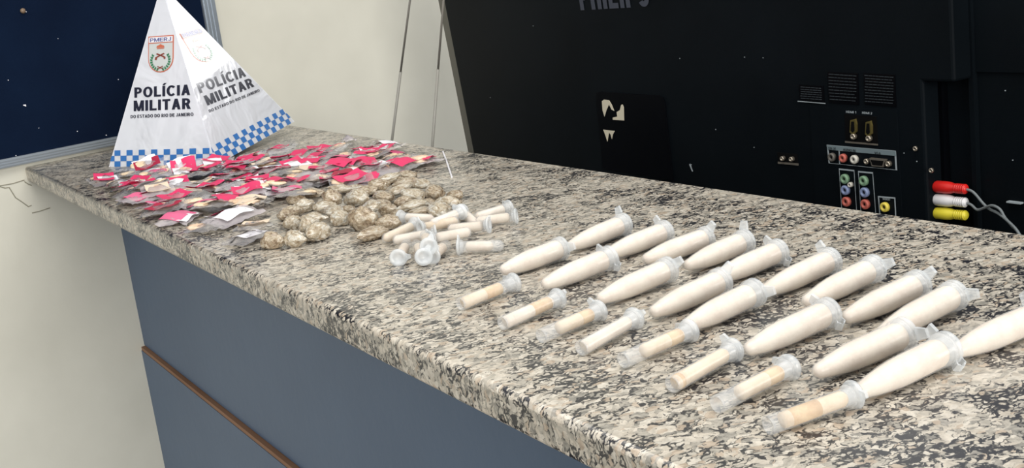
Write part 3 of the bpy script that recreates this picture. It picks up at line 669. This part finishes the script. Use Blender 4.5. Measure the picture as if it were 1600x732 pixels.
# rating labels: faint printed lines too small to read
for (x0, y0, x1, y1, n, hd) in ((1249, 132, 1287, 157, 6, 1), (1294, 112, 1341, 160, 9, 0), (1350, 114, 1399, 163, 10, 0)):
    sl = .09
    slab('rating_label', [(x0, y0), (x1, y0+sl*(x1-x0)*.6), (x1+2, y1+sl*(x1-x0)), (x0+2, y1)], -.004, .002, tvgloss, tv)
    L_ = []
    for k in range(n):
        yy = y0+3+(y1-y0-4)*k/n; xa = x0+2+R_.uniform(0, 2)
        while xa < x1-4:
            ln = R_.uniform(3, 8); xb = min(xa+ln, x1-2); L_.append([(xa, yy+(xa-x0)*.07), (xb, yy+(xb-x0)*.07), (xb, yy+1.0+(xb-x0)*.07), (xa, yy+1.0+(xa-x0)*.07)]); xa = xb+1.2
    tag(flat('fine_print', L_, faintm, tv, .007), kind='stuff')
flat('label_rule', [[(1248, 157.5), (1291, 161), (1291, 162), (1248, 158.5)]], printm)
# socket panel plate
slab('socket_panel', [(1266, 164), (1402, 172), (1411, 345), (1275, 331)], -.005, .002, tvm, tv)
slab('small_terminal', [(1215, 238), (1246, 241), (1248, 259), (1217, 255)], -.003, .002, holem, tv)
flat('terminal_rim', [[(1217, 252.5), (1249, 255.5), (1249, 258.5), (1217, 255.5)]], metalm)
def ring(nm, x, y, r, m, parent=tv, depth=.02, hole=.5, mh=None):
    r *= .56
    p = T(x, y)+FN*.004
    o = lathe(nm, [(0, r), (depth*.8, r), (depth, r*.88), (depth, r*hole), (depth*.4, r*hole), (depth*.4, 0)], p, FN, m, parent, 18)
    lathe('socket_hole', [(0, r*hole*.9), (.001, 0)], p+FN*depth*.45, FN, mh or holem, o, 12); return o
ring('terminal_screw', 1226, 247, .022, metalm, hole=.6); ring('terminal_screw', 1240, 248, .022, metalm, hole=.6)
slab('video_bay', [(1321, 178), (1371, 182), (1373, 224), (1323, 220)], -.008, .002, holem, tv)
flat('bay_rim', [[(1323, 220), (1374, 224.5), (1374, 227), (1323, 222.5)]], metalm, tv, .012)
for cx, cy in ((1337, 197), (1361, 200)):
    slab('video_socket', [(cx-4, cy-10), (cx+3, cy-12), (cx+5, cy-4), (cx+5, cy+8), (cx, cy+13), (cx-5, cy+9)], -.02, -.004, brassm, tv)
    slab('socket_slot', [(cx-2, cy-8), (cx+2, cy-8), (cx+3, cy+6), (cx, cy+9), (cx-3, cy+6)], -.022, -.019, holem, tv)
    ring('fixing_nut', cx+.5, cy+15.5, .026, metalm, depth=.022)
for s, x in (('HDMI 1', 1324), ('HDMI 2', 1349)):
    text('port_lettering', s, T(x, 176+(x-1324)*.06), T(x+16, 177+(x-1324)*.06), T(x, 172.5+(x-1324)*.06), printm, tv, FN*.009, .17)
frame_px('port_outline', [(1293, 226), (1401, 235.5), (1403, 266), (1296, 255)], printm, .8)
flat('port_header', [[(1294, 226.5), (1401, 236), (1401.5, 243.5), (1294, 233.5)]], stripm)
flat('port_divider', [[(1312, 234), (1313, 234), (1314, 256), (1313, 256)]], printm)
for s, x0, x1, y0 in (('SERV. OUT', 1297, 1310, 233), ('AUDIO IN', 1320, 1340, 235.3), ('VGA', 1369, 1379, 240.5)):
    text('port_lettering', s, T(x0, y0), T(x1, y0+(x1-x0)*.09), T(x0, y0-4), holem, tv, FN*.012, .17)
ring('service_socket', 1303, 245, .038, jackcol['black']); ring('audio_socket', 1320.5, 246.5, .038, jackcol['red'], hole=.42); ring('audio_socket', 1338, 248.5, .038, jackcol['white'], hole=.42)
slab('vga_socket', [(1363, 246), (1388, 248.5), (1385, 260), (1367, 258.5)], -.022, -.004, metalm, tv)
slab('vga_pins', [(1365.5, 248.5), (1385.5, 250.5), (1383.5, 257.8), (1368.5, 256.5)], -.024, -.02, holem, tv)
ring('fixing_nut', 1357.5, 251.5, .024, metalm); ring('fixing_nut', 1391.5, 255.5, .024, metalm)
frame_px('port_outline', [(1312, 263), (1336, 265.5), (1341, 345), (1317, 342)], printm, .7); frame_px('port_outline', [(1342, 267), (1365, 269), (1371, 347), (1347, 345)], printm, .7)
for (x, y, col) in ((1323, 279, 'green'), (1324, 296.5, 'blue'), (1325.5, 314.5, 'red'), (1352.5, 282, 'green'), (1354, 300, 'blue'), (1355, 318.5, 'red')):
    ring('component_socket', x, y, .044, jackcol[col], hole=.42)
ring('audio_socket', 1332, 288, .022, jackcol['white'])
frame_px('port_outline', [(1373, 306), (1400, 308.5), (1402, 345), (1376, 343)], printm, .8)
text('port_lettering', 'VIDEO', T(1381, 312), T(1393, 313), T(1381, 308.6), printm, tv, FN*.009, .17)
ring('video_socket', 1385.5, 323, .042, jackcol['yellow'], hole=.45)
for x, y in ((1432, 232), (1457, 266)): ring('screw', x, y, .02, metalm, depth=.01)
bm = bmesh.new()
for x, y in ((833, 41), (766, 153), (1062, 92), (1118, 203), (1178, 231), (1412, 240), (1432, 253), (1552, 260), (1163, 90), (1192, 91), (1016, 232), (1080, 258), (1540, 150)):
    q = T(x, y)+FN*(.002 if x < 1444 else -.125); add_prism(bm, [q, q+Vector((.006, 0, 0)), q+Vector((.006, 0, .005)), q+Vector((0, 0, .004))], Vector((0, .001, 0)))
add_prism(bm, [T(1077, 257)+FN*.002, T(1079, 256)+FN*.002, T(1083, 268)+FN*.002, T(1081.5, 268)+FN*.002], Vector((0, .001, 0)))
tag(finish('dust_specks', bm, printm, tv), kind='stuff')
a = T(1575, 314, .13); c = T(1597, 319, .13)
box('side_latch', (a.x, a.y-.012, c.z), (min(c.x, XE), a.y+.01, a.z), printm, tv)
# audio-video leads in the side sockets: plugs point away from the shell
for nm, m, y0, x1, y1, lab_ in (('red', redp, 291, 1511, 296, 'red audio plug topmost of three in the side of the television'), ('white', whitep, 311, 1511, 317, 'white audio plug between the red and yellow plugs'), ('yellow', yelp, 332, 1511, 337, 'yellow video plug lowest of the three in the television side')):
    d = .06; p0 = T(1453, y0, d); p1 = T(x1, y1, d); ax = (p1-p0); ln = ax.length; ax.normalize()
    lathe('side_socket', [(-.06, .02), (.0, .02), (.0, 0)], p0, ax, holem, tv, 14)
    r = empty('audio_video_plug', p0, lab_, 'plug')
    k = ln
    lathe('metal_collar', [(0, .021), (.17*k, .022), (.17*k, 0)], p0, ax, metalm, r, 20)
    lathe('plug_body', [(.15*k, .024), (.2*k, .028), (.45*k, .0285), (.58*k, .026), (.66*k, .0215), (.97*k, .019), (.99*k, .016), (k, 0)], p0, ax, m, r, 24)
    bm = bmesh.new()
    for q in range(5): add_lathe(bm, [(.70*k+q*.055*k, .020), (.715*k+q*.055*k, .0228), (.735*k+q*.055*k, .0228), (.75*k+q*.055*k, .020)], p0, ax, 16)
    finish('grip_ribs', bm, m, r, True)
    if nm == 'red': pth = [p1-ax*.02, T(1520, 300, d), T(1536, 318, d), T(1546, 327, .05), T(1560, 334, .03), T(1575, 346, .0), T(1590, 362, -.03), T(1600, 385, -.05), T(1606, 430, -.06)]
    elif nm == 'white': pth = [p1-ax*.02, T(1517, 320, d), T(1527, 328, d), T(1538, 325, .05), T(1550, 321.5, .03), T(1562, 327, .02), T(1570, 340, .02), T(1580, 352, 0), T(1592, 366, -.03), T(1603, 400, -.05), T(1609, 440, -.06)]
    else: pth = None
    if pth:
        zz = DZ+.01; pth.append(Vector((pth[-1].x, pth[-1].y-.1, zz)))
        bm = bmesh.new(); add_tube(bm, spline(pth, 7), .0062, 8); finish('cord', bm, cordm, r, True)
# ================================================================== RODS
for (a, c, j, lab_) in (((641, 0), (613, 218), (626, 112), 'thin telescopic metal rod standing behind the counter, left of two'), ((693.5, 0), (676, 228), (684.5, 108), 'thin telescopic metal rod crossing the television edge, right of two')):
    RY = 3.45
    pa, pc, pj = (onplane(*q, YN, RY) for q in (a, c, j))
    d = (pc-pa); foot = pa+d*((DZ-pa.z)/d.z); tip_ = pa-d*.5
    r = empty('metal_rod', foot, lab_, 'rod')
    bm = bmesh.new(); add_tube(bm, [foot, pj], .0092, 12); finish('lower_section', bm, chrome, r, True)
    bm = bmesh.new(); add_tube(bm, [pj, tip_], .0068, 12); finish('upper_section', bm, chrome, r, True)
    lathe('tip_knob', [(-.02, .008), (0, .014), (.02, .012), (.03, 0)], tip_, -d.normalized(), chrome, r, 12)
    lathe('foot', [(0, .05), (.02, .05), (.04, .015), (.04, 0)], foot, Vector((0, 0, 1)), tvm, r, 16)
